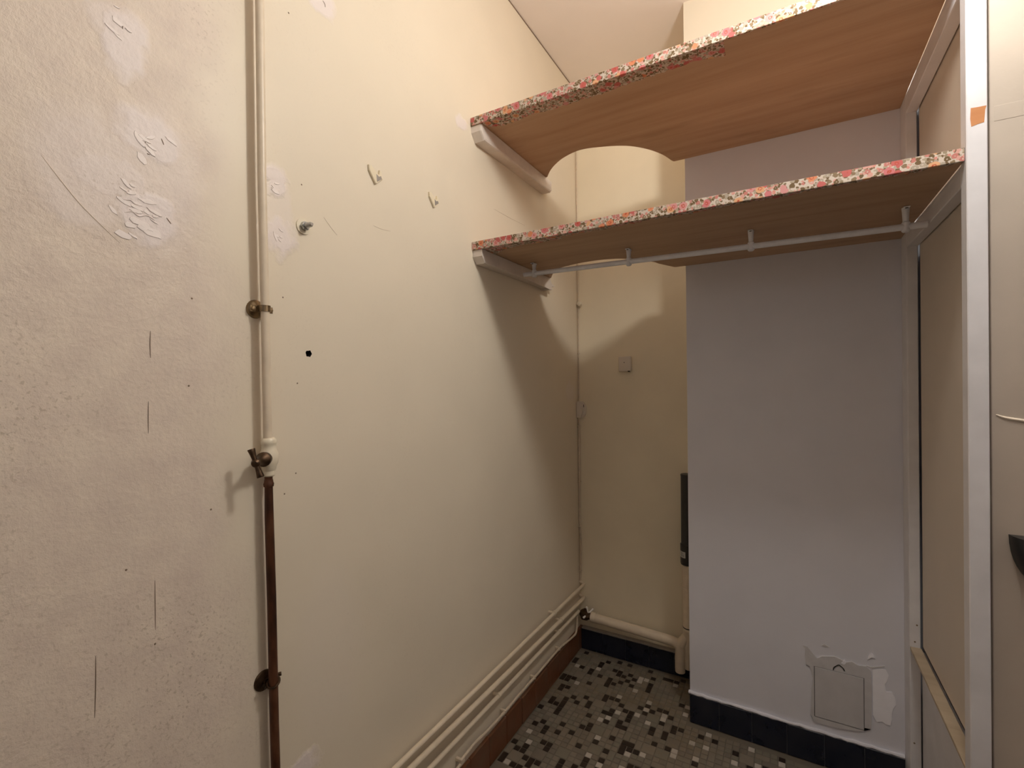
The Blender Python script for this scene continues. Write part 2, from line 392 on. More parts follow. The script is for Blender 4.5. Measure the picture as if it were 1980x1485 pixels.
# ------------------------------------------------------------ right hand partition
PT = thing('side_partition', 'white wooden frame with beige panels closing the right side of the alcove', 'partition', (XB, YP, 0))
post = obj('post', box(bm_(), (XB, YP, 0), (XR, YPB, ZC-.001), .0015), M['white'], PT)
c_ = [at(px, py, 1, YP-.0003) for px, py in ((1877, 209), (1890, 207), (1907.5, 203.5), (1905, 212), (1903, 236), (1893, 239), (1878, 245), (1876, 230))]
o = obj('paint_chip', prism(bm_(), c_, (0, .0012, 0)), M['chip'], post); o['label'] = 'bare brown wood where the white paint is missing'
obj('stile', box(bm_(), (XB, YC-.069, 0), (XP, YC-.0005, ZC-.001), .0015), M['white'], PT)
for zu, h in ((Z1-TH, .049), (Z2-TH, .042)):
    obj('rail', box(bm_(), (XB, YPB-.0005, zu-h), (XP+.0005, YC-.0695, zu-.0005), .0015), M['white'], PT)
obj('panel', box(bm_(), (XP+.003, YPB-.006, .462), (XP+.010, YC-.0755, Z1-.03), .0008), M['panel'], PT)
obj('panel', box(bm_(), (XP+.003, YPB-.006, Z1-TH), (XP+.010, YC-.0755, ZC-.002), .0008), M['panel'], PT)
obj('panel', box(bm_(), (XP+.002, YPB-.006, .002), (XP+.009, YC-.0705, .446), .0008), M['white'], PT)
o = obj('ledge', box(bm_(), (XB+.001, YPB-.001, .447), (XP+.001, YC-.07, .455), .001), M['lath'], PT); o['label'] = 'bare wooden ledge'
for px, py in ((1773, 1209), (1769, 1241), (1768, 1437)):
    p = at(px, py, 1, YC-.069); obj('nail_head', rod(bm_(), p+Vector((0, -.0006, 0)), p+Vector((0, .003, 0)), .0022, 10), M['scr'], PT)

# ------------------------------------------------------------ door on the right
DR = struct('door_1', box(bm_(), (.3225, YD, .008), (1.055, YD+.04, 2.075), .001), M['door'])
def cup_handle():
    xl = at(1950, 1035, 1, YD).x; zt = .910; bm = bm_(); rx, ry, rz = .058, .052, .088; cx = xl+rx; n, k = 20, 9; rows = []
    for j in range(k+1):
        th = math.pi/2*j/k; s = math.cos(th)**.75; z = zt-rz*math.sin(th)
        rows.append([bm.verts.new((cx-rx*s*math.cos(math.pi*i/n), YD-ry*s*math.sin(math.pi*i/n), z)) for i in range(n+1)])
    for a, b in zip(rows, rows[1:]):
        for i in range(n): bm.faces.new((a[i], a[i+1], b[i+1], b[i]))
    bm.faces.new(rows[0])
    bmesh.ops.remove_doubles(bm, verts=bm.verts, dist=1e-5)
    e = [x for x in bm.edges if all(f in x.link_faces for f in ()) and x.is_boundary]
    bmesh.ops.holes_fill(bm, edges=e)
    o = obj('door_handle', bm, M['black'], DR, True); o['label'] = 'black rounded handle'
cup_handle()
bm = bm_(); p = [at(px, py, 1, YD) for px, py in ((1926, 802), (1945, 808), (1980, 813.5))]; p.append(p[-1]+(p[-1]-p[-2])*1.5)
pts = smooth_path(p); obj('paint_drip', tube(bm, pts, [.0012+.0014*min(1, i/8) for i in range(len(pts))], 8), M['pale'], DR, True)
p0 = at(1916, 207, 1, YD); p1 = at(1916, 236, 1, YD)
obj('painted_over_strip', box(bm_(), (p0.x+.004, YD-.0004, p1.z), (1.0, YD+.001, p0.z), .0003), M['door'], DR)

# ------------------------------------------------------------ shelves
ARC1 = [at(px, py, 2, Z1-TH) for px, py in ((1064, 330), (1074, 317.7), (1092, 303.5), (1122, 290), (1163, 284), (1211, 282), (1250, 288), (1280, 298.5))]
ARC2 = [at(px, py, 2, Z2-TH) for px, py in ((1070, 527), (1075, 521), (1090, 516), (1120, 509), (1150, 504), (1180, 501), (1210, 500.5), (1260, 506), (1275, 510))]
def shelf(name, label, ztop, arc, left, inner):
    root = thing(name, label, 'shelf', (XL, YS, ztop-TH)); zu = ztop-TH
    back = YC-.001
    a = smooth_path([Vector(left)]+[Vector((p.x, p.y, zu)) for p in arc]+[Vector((-.343, back-.010, zu)), Vector((-.335, back, zu))], 5)
    pts = [Vector((XL+.001, YS+.0012, zu)), Vector((XB-.0008, YS+.0012, zu)), Vector((XB-.0008, back, zu))]+a[::-1]+[Vector((XL+.001, left[1], zu))]
    for p in pts: p.z = zu
    obj('board', prism(bm_(), pts, (0, 0, TH)), M['wood'], root)
    cov = obj('floral_edging', box(bm_(), (XL+.001, YS-.0008, zu-.0006), (XB-.0008, YS+.0011, ztop+.0008), .0004), M['floral'], root)
    cov['label'] = 'floral paper glued over the front edge'
    bm = bm_(); z = zu-.0001; n = len(inner)
    top = [(Vector((x, YS-.0004, z)), Vector((x, YS+max(d, .0015), z))) for x, d in inner]
    for (a0, b0), (a1, b1) in zip(top, top[1:]):
        if (a1.x-a0.x) < 1e-4: continue
        q = [bm.verts.new(v) for v in (a0, a1, b1, b0)]; bm.faces.new(q)
        r = [bm.verts.new(v.co+Vector((0, 0, -.0009))) for v in q]; bm.faces.new(r[::-1])
        for i in range(4): bm.faces.new((q[i], q[(i+1) % 4], r[(i+1) % 4], r[i]))
    obj('floral_underlap', bm, M['floral'], root)['label'] = 'torn flap of floral paper folded under the board'
    return root
def densify(pts, jit, step=.006):
    out = []; rnd = random.Random(len(pts))
    for (x0, d0), (x1, d1) in zip(pts, pts[1:]):
        k = max(1, int((x1-x0)/step))
        for i in range(k): t = i/k; out.append((x0+(x1-x0)*t, max(.001, d0+(d1-d0)*t+rnd.uniform(-jit, jit))))
    return out+[pts[-1]]
in1 = [(lambda p: (p.x, p.y-YS))(at(px, py, 2, Z1-TH)) for px, py in ((940.6, 247), (967, 242), (993, 236), (1021, 222.7), (1051.7, 214.6), (1082, 206.6), (1108, 197.5), (1130, 191), (1167, 180), (1207, 164), (1250, 149.5), (1300, 133), (1347, 117), (1403, 107))]
in1 = [(max(x, XL+.03), d) for x, d in in1]
in1 = densify([(XL+.036, .004), (in1[0][0]+.012, in1[0][1])]+[q for q in in1[1:] if q[0] > in1[0][0]+.016], .0035)
xe = in1[-1][0]; in1 = in1+[(xe+.0012, .004)]+densify([(xe+.0014, .003), (.0, .006), (.05, .001), (.09, .007), (.14, .003), (.2, .005), (XB-.002, .003)], .0025)
S1 = shelf('upper_shelf', 'upper of the two plywood shelves, floral front edge with a wide floral flap underneath', Z1, ARC1, (XL+.0415, 1.619, 0), in1)
fl = [(lambda p: (p.x, p.y-YS))(at(px, py, 2, Z2-TH)) for px, py in ((951.5, 499), (963.6, 488.5), (980, 481), (1011, 472), (1031, 470), (1056.6, 466), (1087, 460))]
in2 = densify([(XL+.030, .012), (fl[0][0], fl[0][1])]+[q for q in fl[1:] if q[0] > fl[0][0]], .003, .005)
in2 = in2+densify([(in2[-1][0]+.0012, .018), (-.4, .022), (-.3, .014), (-.2, .022), (-.1, .012), (0, .018), (.1, .010), (.2, .014), (XB-.002, .006)], .006)
S2 = shelf('lower_shelf', 'lower of the two plywood shelves, floral front edge and white rod hung below', Z2, ARC2, (XL+.036, 1.655, 0), in2)
for pix, r in ((((1545, 258), (1590, 243), (1640, 233), (1668, 226), (1712, 224)), .0022), (((1660, 246), (1690, 240), (1705, 237)), .0014)):
    pts = smooth_path([at(px, py+4, 2, Z1-TH) for px, py in pix], 5); o = obj('grain_crack', tube(bm_(), pts, [r*math.sin(math.pi*(i+.5)/len(pts))**.5 for i in range(len(pts))], 6), M['scr'], S1)
def cleat(label, zt, y1, w_, h, ragged=False):
    bm = bm_(); zb = zt-h; x0, x1 = XL+.0003, XL+w_; zt -= .0008
    prof = [(YS+.004, zt), (YS+.004, zt-h*.45), (YS+.022, zb), (y1-.012, zb), (y1, zb+.010), (y1, zt)]
    if ragged: prof = [(YS+.004, zt), (YS+.004, zt-h*.5), (YS+.020, zb), (y1-.055, zb), (y1-.050, zb-.006), (y1-.022, zb-.004), (y1-.026, zb+.008), (y1+.004, zb+.012), (y1-.03, zb+.022), (y1-.04, zt)]
    prism(bm, [(x0, y, z) for y, z in prof], (x1-x0, 0, 0))
    if not ragged:
        e = [ed for ed in bm.edges if all(abs(v.co.x-x1) < 1e-6 for v in ed.verts) and min(v.co.z for v in ed.verts) < zt-.001]
        bmesh.ops.bevel(bm, geom=e, offset=.006, segments=2, affect='EDGES', profile=.5)
    else:
        e = [ed for ed in bm.edges if all(abs(v.co.x-x1) < 1e-6 for v in ed.verts) and all(abs(v.co.z-zb) < 1e-6 for v in ed.verts)]
        bmesh.ops.bevel(bm, geom=e, offset=.005, segments=2, affect='EDGES', profile=.5)
    return tag(obj('shelf_cleat', bm, M['batten']), label, 'batten')
cleat('off-white wall batten with chamfered ends carrying the left end of the upper shelf', Z1-TH, 1.672, .037, .043)
cleat('off-white wall batten with ragged broken back end under the lower shelf', Z2-TH, 1.69, .034, .040, True)

# ------------------------------------------------------------ hanging rod
RY, RZ = 1.425, 1.5535
HR = thing('clothes_rod', 'white enamelled hanging rod on four brackets beneath the lower shelf', 'clothes rod', (-.24, RY, RZ-.01))
ra, rb = Vector((XL+.045, RY-.004, 1.5595)), Vector((XB-.004, RY+.004, 1.5475))
obj('rod', rod(bm_(), ra, rb, .0078, 16), M['wplast'], HR, True)
for px in (1034, 1216, 1452, 1752):
    py = 529-(px-1015)*.1239; c = at(px, py, 1, RY); t_ = (c.x-ra.x)/(rb.x-ra.x); c = ra.lerp(rb, t_); zt = Z2-TH-.0008
    br = obj('bracket', lathe(bm_(), c+Vector((0, 0, -.0125)), (0, 0, 1), [(0, .006), (.003, .0085), (.022, .0085), (.025, .006), (.030, .0062), (zt-c.z+.0125-.003, .0075), (zt-c.z+.0125, .0078)], 14), M['wplast'], HR, True)
    bm = bm_(); box(bm, (c.x-.0065, c.y-.017, zt-.003), (c.x+.0065, c.y+.010, zt), .0012); obj('bracket_foot', bm, M['wplast'], br)
    bm = bm_(); rod(bm, (c.x, c.y-.0125, zt-.0036), (c.x, c.y-.0125, zt-.0026), .0034, 10); obj('screw_hole', bm, M['dark'], br)

# ------------------------------------------------------------ gas pipe on the left wall
def PW(px, py, off): return at(px, py, 0, XL+off)
OFF = .020
GP = thing('gas_pipe', 'vertical wall pipe, cream above the stop valve and dark copper below', 'pipe', (XL+OFF, .51, 0))
up_ = [PW(502, 1, OFF), PW(506.5, 350, OFF), PW(513.5, 640, OFF), PW(517.5, 850, OFF)]
up_[0:0] = [Vector((up_[0].x, up_[0].y-.002, ZC-.001))]
obj('cream_pipe', tube(bm_(), up_, .0073, 16), M['pipe'], GP, True)
lo_ = [PW(519, 908, OFF), PW(520.5, 1000, OFF), PW(525, 1150, OFF), PW(530.5, 1400, OFF), PW(533, 1484, OFF)]; lo_ += [Vector((lo_[-1].x, lo_[-1].y+.002, .40)), Vector((lo_[-1].x-.006, lo_[-1].y+.002, .378)), Vector((XL+.001, lo_[-1].y+.002, .370))]
o = obj('copper_pipe', tube(bm_(), lo_, [.0065, .0075, .0077, .0077, .0077, .0077, .0077, .0077], 16), M['copper'], GP, True); o['label'] = 'dark tarnished copper lower length'
s0 = PW(519.5, 934, OFF); obj('solder_sleeve', lathe(bm_(), s0+Vector((0, 0, -.006)), (0, 0, 1), [(0, .0083), (.005, .0088), (.007, .0078), (.012, .0072)], 16), M['copper'], GP, True)
vt = PW(519, 884, OFF)
vb = obj('valve_body', lathe(bm_(), vt+Vector((0, .001, -.034)), (0, 0, 1), [(0, .0078), (.002, .0098), (.010, .0098), (.012, .0115), (.018, .0120), (.024, .0150), (.040, .0155), (.047, .0125), (.056, .0118), (.058, .0128), (.064, .0128), (.068, .0098)], 20), M['ivory'], GP, True)
vc = vt+Vector((.006, -.009, -.0005)); dx = Vector((.56, -.83, -.06)).normalized()
obj('valve_bonnet', lathe(bm_(), vc, dx, [(-.008, .0105), (.003, .0118), (.006, .0128), (.010, .0128), (.013, .0100), (.019, .0065), (.028, .0050), (.034, .0050)], 20), M['bronze'], vb, True)
hc = vc+dx*.036; bm = bm_(); lathe(bm, hc-dx*.006, dx, [(0, .004), (.002, .0068), (.008, .0075), (.012, .005), (.0135, 0)], 16)
tdir = Vector((-.25, -.17, .95)).normalized()
for s in (1, -1): lathe(bm, hc, tdir*s, [(0, .0052), (.008, .0040), (.018, .0052), (.0235, .0062), (.025, .0058)], 14)
obj('valve_handle', bm, M['bronze'], vb, True)
# upper clip: rosette, strap over the pipe, two screws
r0 = PW(500, 597, 0); cp = PW(512.5, 597, OFF)
cl = obj('pipe_clip', lathe(bm_(), (XL+.0002, cp.y-.006, cp.z), (1, 0, 0), [(0, .0165), (.002, .0165), (.006, .0135), (.008, .008), (.0105, .0055)], 22), M['brass'], GP, True); cl['label'] = 'brass wall clip with screwed strap'
bm = bm_(); z0, z1_ = cp.z-.0055, cp.z+.0055
pf = [(XL+.010, cp.y-.020), (XL+.010, cp.y-.0085)]+[(XL+OFF-.0015+.0098*math.sin(math.pi*k/10), cp.y-.0098*math.cos(math.pi*k/10)) for k in range(11)]+[(XL+.010, cp.y+.0105), (XL+.010, cp.y+.021)]
inn = [(x-.0016 if i in (0, 1, len(pf)-1, len(pf)-2) else XL+OFF-.0015+(x-XL-OFF+.0015)*.82, y if i in (0, len(pf)-1) else cp.y+(y-cp.y)*.84) for i, (x, y) in enumerate(pf)]
for i in range(len(pf)-1):
    q = [(*pf[i], z0), (*pf[i+1], z0), (*inn[i+1], z0), (*inn[i], z0)]; prism(bm, q, (0, 0, z1_-z0))
obj('strap', bm, M['brass'], cl)
for dy in (-.0155, .0165): obj('strap_screw', lathe(bm_(), (XL+.008, cp.y+dy, cp.z), (1, 0, 0), [(0, .0042), (.004, .0042), (.0055, .003), (.006, 0)], 12), M['brass'], cl, True)
# lower clip: rosette and wire ring
cp = PW(528.5, 1318, OFF)
cl = obj('pipe_clip', lathe(bm_(), (XL+.0002, cp.y-.006, cp.z), (1, 0, 0), [(0, .018), (.0018, .018), (.003, .0165), (.0036, .012), (.006, .005), (.0105, .005)], 22), M['bronze'], GP, True); cl['label'] = 'round bronze clip with ring'
bm = bm_(); pts = []
for k in range(25):
    a = 2*math.pi*k/24; pts.append(Vector((XL+OFF+.0098*math.cos(a), cp.y+.0098*math.sin(a), cp.z-.001+.004*math.sin(a)-.003*math.cos(a))))
tube(bm, pts, .0021, 8); lathe(bm, (XL+.014, cp.y+.0125, cp.z+.004), (.6, .8, .1), [(-.003, .0035), (.006, .0035)], 10); lathe(bm, (XL+.012, cp.y-.0125, cp.z-.004), (.6, -.8, -.1), [(-.003, .0032), (.006, .0032)], 10)
obj('ring', bm, M['bronze'], cl, True)

# ------------------------------------------------------------ fixings on the left wall
p = PW(586, 438, 0)
AB = thing('anchor_bolt', 'zinc threaded bolt with nut and washer sticking out of the left wall', 'bolt', p)
obj('washer', lathe(bm_(), p, (1, 0, 0), [(.0002, .0155), (.0022, .0155), (.0024, .006)], 26), M['ivory'], AB, True)
obj('nut', lathe(bm_(), p+Vector((.0022, 0, 0)), (1, 0, 0), [(0, .0088), (.0075, .0088), (.0082, .0075)], 6), M['steel'], AB)
obj('stud', lathe(bm_(), p, (1, 0, 0), [(.002, .005)]+[(.010+.0012*k, .0050 if k % 2 else .0044) for k in range(13)]+[(.027, .003)], 14), M['steel'], AB, True)
def hook(px, py, wy, hz, label):
    p = PW(px, py, 0); R_ = thing('wall_hook', label, 'hook', p)
    y0, z0 = p.y, p.z
    out = [(y0-wy, z0+hz), (y0-wy*.95, z0+hz*.35), (y0-.001, z0-hz), (y0+.002, z0-hz*.9), (y0+wy, z0-hz*.05), (y0+wy*.8, z0+hz*.9), (y0+wy*.55, z0+hz*.95), (y0+wy*.45, z0+hz*.2), (y0+.001, z0+hz*.35), (y0-wy*.6, z0+hz*1.05)]
    bm = prism(bm_(), [(XL+.0002, y, z) for y, z in out], (.0055, 0, 0))
    e = [ed for ed in bm.edges if all(v.co.x > XL+.005 for v in ed.verts)]
    bmesh.ops.bevel(bm, geom=e, offset=.0012, segments=1, affect='EDGES'); obj('plate', bm, M['hookm'], R_)
    t_ = [(y0+wy*.02, z0+hz*.25), (y0+wy*.10, z0-hz*.72), (y0+wy*.86, z0-hz*.08), (y0+wy*.70, z0+hz*.25), (y0+wy*.42, z0+hz*.05)]
    obj('recess', prism(bm_(), [(XL+.0054, y, z) for y, z in t_], (.0005, 0, 0)), M['mortar'], R_)
hook(724, 341, .021, .0185, 'larger V-shaped cream hook stub, left of the two on the left wall')
hook(837, 389, .020, .0175, 'smaller V-shaped cream hook stub, nearer the lower shelf')
# scratches, ridges of filler and small scars
def scar(name, pix, r, mat):
    pts = smooth_path([PW(px, py, .0002) for px, py in pix], 5); n = len(pts)
    obj(name, tube(bm_(), pts, [max(.0002, r*math.sin(math.pi*(i+.6)/(n+.2))**.5) for i in range(n)], 6), M[mat], WL, True)
for pix in (((291, 640), (290, 665), (291, 692)), ((287, 776), (286.5, 810), (287, 838)), ((299.5, 1122), (300, 1170), (300.5, 1218)), ((185, 1268), (185, 1320), (183, 1388))): scar('scratch', pix, .0006, 'scr')
for pix in (((722, 436), (738, 443), (755, 447)), ((955, 404), (985, 421), (1015, 436)), ((626, 400+20), (640, 440), (652, 455))): scar('scratch', pix, .0004, 'faint')
scar('crack', ((624, 1), (628, 8), (629, 14)), .0007, 'scr')
for pix in (((80, 300), (125, 358), (165, 405), (232, 470)), ): scar('scratch', pix, .0006, 'pale')
rf = random.Random(5)
def flakes(px, py, sx, sy, n, big=1):
    for _ in range(n):
        c = PW(px+rf.gauss(0, sx), py+rf.gauss(0, sy), .0001); L = rf.uniform(.004, .013)*big; wd = L*rf.uniform(.22, .5); th = math.radians(rf.gauss(-28, 22)); k = 9; pts = []
        for i in range(k):
            a_ = 2*math.pi*i/k; u = L*math.cos(a_)*rf.uniform(.6, 1.15); v = wd*math.sin(a_)*rf.uniform(.6, 1.2)
            pts.append((XL+.0001, c.y+u*math.cos(th)-v*math.sin(th), c.z+u*math.sin(th)+v*math.cos(th)))
        bm = prism(bm_(), pts, (rf.uniform(.0005, .0010), 0, 0)); top = [e for e in bm.edges if all(v.co.x > XL+.0004 for v in e.verts)]
        bmesh.ops.bevel(bm, geom=top, offset=.0004, segments=1, affect='EDGES'); obj('filler_flake', bm, M['flake'], WL)
for q in ((236, 58, 8, 14, 5, .8), (292, 285, 16, 16, 8, 1), (255, 362, 12, 8, 5, .8), (262, 395, 20, 7, 6, 1.1), (290, 432, 26, 14, 12, 1.1), (528, 362, 6, 8, 4, .7), (540, 460, 7, 8, 5, .8)): flakes(*q)
for pix in (((241, 411), (256, 409), (268, 418), (285, 417), (300, 427)), ((232, 379), (240, 386), (252, 387), (262, 395), (270, 394))): scar('filler_ridge', pix, .0010, 'fillp')
for pix in (((230, 42), (236, 49), (237, 56)), ((281, 268), (281, 277)), ((312, 268), (317, 280)), ((284, 297), (290, 299)), ((322, 421), (331, 433))): scar('crack', pix, .0006, 'scr')
for px, py in ((547, 575), (575, 741), (572, 915), (371, 577), (558, 25), (300, 1245), (244, 1102), (408, 985), (365, 746), (550, 955), (583, 357)):
    p = PW(px, py, 0); obj('speck', lathe(bm_(), p, (1, 0, 0), [(.0001, .0016), (.0006, .0012), (.0009, 0)], 7), M['scr'], WL)

# ------------------------------------------------------------ heating pipes along the foot of the left wall
def hpipe(label, near, far, tail, r, off=.024, cpx=()):
    a, b = PW(*near, off), PW(*far, off); d = (a-b).normalized(); s = Vector((a.x, YR+.01, a.z))
    R_ = thing('heating_pipe', label, 'pipe', (a.x, a.y, b.z-.01), 'heating pipes along the left wall')
    pts = fillet([s, a, b]+tail(b), .022, 5); obj('pipe_run', tube(bm_(), pts, r, 14), M['pipe'], R_, True)
    for cx, cy in cpx:
        c = PW(cx, cy, off); t_ = (c.y-b.y)/(a.y-b.y); c = b.lerp(a, t_); bm = bm_()
        box(bm, (XL+.0003, c.y-.005, c.z-.0025), (c.x, c.y+.005, c.z+.0025)); tube(bm, [c-d*.005, c+d*.005], r+.0018, 14); obj('pipe_bracket', bm, M['pipe'], R_, True)
wl = lambda b, dy, up: [Vector((XL+.004, b.y+dy, b.z+up))]
hpipe('topmost of the three cream heating pipes along the left wall', (767, 1483), (1130, 1129), lambda b: [Vector((XL+.002, b.y+.008, b.z+.003))], .0068, .026, ((1072, 1180),))
hpipe('middle of the three cream heating pipes along the left wall', (797, 1483), (1130, 1155), lambda b: [Vector((XL+.002, b.y+.008, b.z+.003))], .0078, .026, ((1085, 1196),))
hpipe('lowest of the three cream heating pipes, ending at the corner stop valve', (834, 1483), (1117, 1184), lambda b: [b+Vector((0, .012, 0))], .0066, .022, ((1081, 1220), (965, 1345)))
# corner stop valve
vp = at(1127, 1184, 0, XL+.026)
SV = thing('stop_valve', 'small dark stop valve with a shiny cross handle low in the back left corner', 'valve', (vp.x, vp.y, vp.z-.02))
obj('valve_body', lathe(bm_(), vp+Vector((0, -.022, 0)), (0, 1, 0), [(0, .008), (.006, .010), (.012, .013), (.030, .013), (.036, .010), (.046, .009)], 16), M['bronze'], SV, True)
sd = Vector((.85, -.42, .25)).normalized(); hb = vp+sd*.036
obj('spindle', lathe(bm_(), vp, sd, [(.004, .010), (.012, .011), (.015, .019), (.019, .019), (.022, .006), (.034, .004)], 14), M['bronze'], SV, True)
bm = bm_(); d1 = Vector((-.10, -.30, 1)).normalized(); d2 = d1.cross(sd).normalized()
for d_ in (d1, -d1, d2, -d2): lathe(bm, hb, d_, [(0, .0042), (.018, .0032), (.030, .0046), (.033, .0036)], 10)
obj('cross_handle', bm, M['chrome'], SV, True)
obj('union_nut', lathe(bm_(), (-.790, YB-.052, .166), (1, 0, 0), [(0, .017), (.006, .021), (.026, .021), (.034, .015), (.042, .013)], 8), M['bronze'], SV)

# ------------------------------------------------------------ cables and boxes in the corner
CC = thing('corner_cable', 'thin cream cable running down the back left corner to a junction box', 'cable', (XL+.006, YB-.006, 1.1))
xk, yk = XL+.0055, YB-.0045
obj('thin_wire', tube(bm_(), [(xk, yk, ZC-.001), (xk-.001, yk, 2.1), (xk+.001, yk, 1.6), (xk, yk, 1.09)], .0021, 8), M['cable'], CC, True)
for z in (2.25, 1.72, 1.32): obj('cable_clip', box(bm_(), (xk-.004, yk-.003, z-.003), (xk+.004, YB-.0005, z+.003), .001), M['cable'], CC)
p = at(1119, 588, 1, YB-.01)
CT = thing('porcelain_cleat', 'little white porcelain wire holder in the corner below the lower shelf', 'wire holder', (p.x, YB-.002, p.z-.02))
bm = lathe(bm_(), (p.x+.003, YB-.0005, p.z), (0, -1, 0), [(0, .010), (.004, .011), (.006, .007), (.010, .007), (.012, .010), (.016, .0095), (.018, .004)], 12); obj('spool', bm, M['ivory'], CT, True)
bm = tube(bm_(), smooth_path([(p.x-.006, YB-.012, p.z+.006), (p.x+.004, YB-.019, p.z-.008), (p.x+.011, YB-.013, p.z-.012), (p.x+.013, YB-.010, p.z-.002)]), .0017, 7); obj('wire_loop', bm, M['cable'], CT, True)
jz0, jz1 = at(1112, 808, 1, YB-.015).z, at(1112, 776, 1, YB-.015).z
JB = thing('junction_box', 'ivory half-round junction box on the corner cable', 'junction box', (XL+.02, YB-.012, jz0))
jx0 = XL+.001; jx1 = at(1133, 790, 1, YB-.01).x; zc_ = (jz0+jz1)/2; hh = (jz1-jz0)/2
def dshape(x0, x1, h): return [(x0, zc_-h), (x0, zc_+h)]+[(x0+(x1-x0)*(.45+.55*math.sin(math.pi*k/12)), zc_+h*math.cos(math.pi*k/12)) for k in range(13)]
obj('base', prism(bm_(), [(x, YB-.0005, z) for x, z in dshape(jx0, jx1, hh)], (0, -.012, 0)), M['plastic'], JB)
bm = prism(bm_(), [(x, YB-.0125, z) for x, z in dshape(jx0, jx0+(jx1-jx0)*.70, hh*.96)], (0, -.014, 0)); bmesh.ops.bevel(bm, geom=[e for e in bm.edges if all(v.co.y < YB-.025 for v in e.verts)], offset=.002, segments=2, affect='EDGES'); obj('cover', bm, M['plastic'], JB)
obj('wire_entry', box(bm_(), (jx0+(jx1-jx0)*.74, YB-.0135, zc_+hh*.30), (jx0+(jx1-jx0)*.80, YB-.0120, zc_+hh*.62)), M['dark'], JB)
TK = thing('riser_cable', 'thicker cream cable clipped in the corner below the junction box', 'cable', (XL+.01, YB-.008, .3))
xs = [at(px, py, 1, YB-.008) for px, py in ((1120, 812), (1119.5, 870), (1120.5, 940), (1121, 1010), (1123.5, 1060), (1122, 1122))]
obj('cable_run', tube(bm_(), smooth_path(xs, 4), .0040, 10), M['cable'], TK, True)
for px, py in ((1119.5, 824), (1120, 931), (1121, 1018), (1122, 1103)):
    p = at(px, py, 1, YB-.008); obj('cable_clip', box(bm_(), (p.x-.0062, p.y-.0058, p.z-.003), (p.x+.0062, YB-.0005, p.z+.003), .0015), M['cable'], TK)
b0, b1 = at(1198, 690, 1, YB), at(1222, 718, 1, YB)
SO = thing('telephone_socket', 'small square ivory socket plate alone on the back wall', 'socket', (b0.x, YB-.001, b1.z))
obj('cover', box(bm_(), (b0.x, YB-.020, b1.z), (b1.x, YB-.0003, b0.z), .004, 3), M['plastic'], SO, True)
cx_, cz_ = (b0.x+b1.x)/2, (b0.z+b1.z)/2
obj('screw', lathe(bm_(), (cx_-.001, YB-.0195, cz_+.006), (0, -1, 0), [(0, .0028), (.0012, .0026), (.0018, 0)], 10), M['mortar'], SO, True)
obj('cable_entry', box(bm_(), (b1.x-.013, YB-.0195, b1.z-.0022), (b1.x-.004, YB-.008, b1.z+.0042), .0012), M['dark'], SO)
# cable lying over the left skirting
cpx = ((1116, 1192), (1116, 1205), (1114, 1222), (1108, 1231), (1081, 1254.5), (1053, 1287), (1033, 1310), (1003, 1344), (976, 1376), (944, 1411), (915, 1440), (891, 1471))
cp_ = [PW(px, py, .0165) for px, py in cpx]; cp_.append(cp_[-1]+(cp_[-1]-cp_[-2])*3); cp_.append(Vector((XL+.0165, YR+.02, cp_[-1].z)))
for q in cp_[3:]: q.z = max(q.z, .099)
for q in cp_: q.y = min(q.y, YB-.032)
SC = thing('skirting_cable', 'wavy cream cable clipped along the top of the brown skirting tiles', 'cable', (cp_[6].x, cp_[6].y, .095))
obj('cable_run', tube(bm_(), smooth_path(cp_, 5), .0040, 8), M['cable'], SC, True)
for k in (4, 6, 8, 11):
    q = cp_[k]; bm = bm_(); box(bm, (XL+.0003, q.y-.004, q.z-.0055), (q.x+.0055, q.y+.004, q.z+.006), .0015); obj('cable_clip', bm, M['cable'], SC)

# ------------------------------------------------------------ drain pipes
DX, DY = -.341, YB-.050
DP = thing('drain_stack', 'drain pipe by the chimney edge, dark grey top, cream foot and cream horizontal branch', 'drain pipe', (DX, DY, .06))
obj('grey_pipe', lathe(bm_(), (DX, DY, .47), (0, 0, 1), [(0, .0275), (.004, .029), (.078, .029), (.082, .0255), (.345, .0250), (.352, .0262), (.354, .0245)], 28), M['grey'], DP, True)['label'] = 'dark grey upper pipe'
bm = bm_(); st = []
for k in range(9):
    a = math.radians(200+k*7.5); st.append((DX+.0294*math.cos(a), DY+.0294*math.sin(a)))
for (x0, y0), (x1, y1) in zip(st, st[1:]): prism(bm, [(x0, y0, .500), (x1, y1, .500), (x1, y1, .524), (x0, y0, .524)], ((DX-x0)*.01, (DY-y0)*.01, 0))
sk = obj('sticker', bm, M['sticker'], DP)
bm = bm_()
for (k, z0, z1_) in ((3, .505, .520), (4, .504, .511), (4, .514, .521), (5, .505, .52), (6, .504, .512)):
    a0, a1 = math.radians(200+k*7.5-1), math.radians(200+k*7.5+1.2); r = .02958
    prism(bm, [(DX+r*math.cos(a0), DY+r*math.sin(a0), z0), (DX+r*math.cos(a1), DY+r*math.sin(a1), z0), (DX+r*math.cos(a1), DY+r*math.sin(a1), z1_), (DX+r*math.cos(a0), DY+r*math.sin(a0), z1_)], (.0002, .0002, 0))
obj('print', bm, M['ink'], sk)
obj('cream_pipe', lathe(bm_(), (DX, DY, .06), (0, 0, 1), [(0, .021), (.003, .0225), (.147, .0225), (.15, .0235), (.155, .0235), (.158, .0215), (.412, .0215)], 26), M['pipe'], DP, True)['label'] = 'cream painted lower pipe'
obj('joint_ring', lathe(bm_(), (DX, DY, .2195), (0, 0, 1), [(0, .0222), (.0035, .0222)], 24), M['dark'], DP, True)
obj('wall_bracket', lathe(bm_(), (DX-.002, DY, .372), (0, 0, 1), [(0, .0232), (.010, .0232)], 24), M['pipe'], DP, True)
hz = .160; yq = YB-.062; leg = -.373
WP = DP
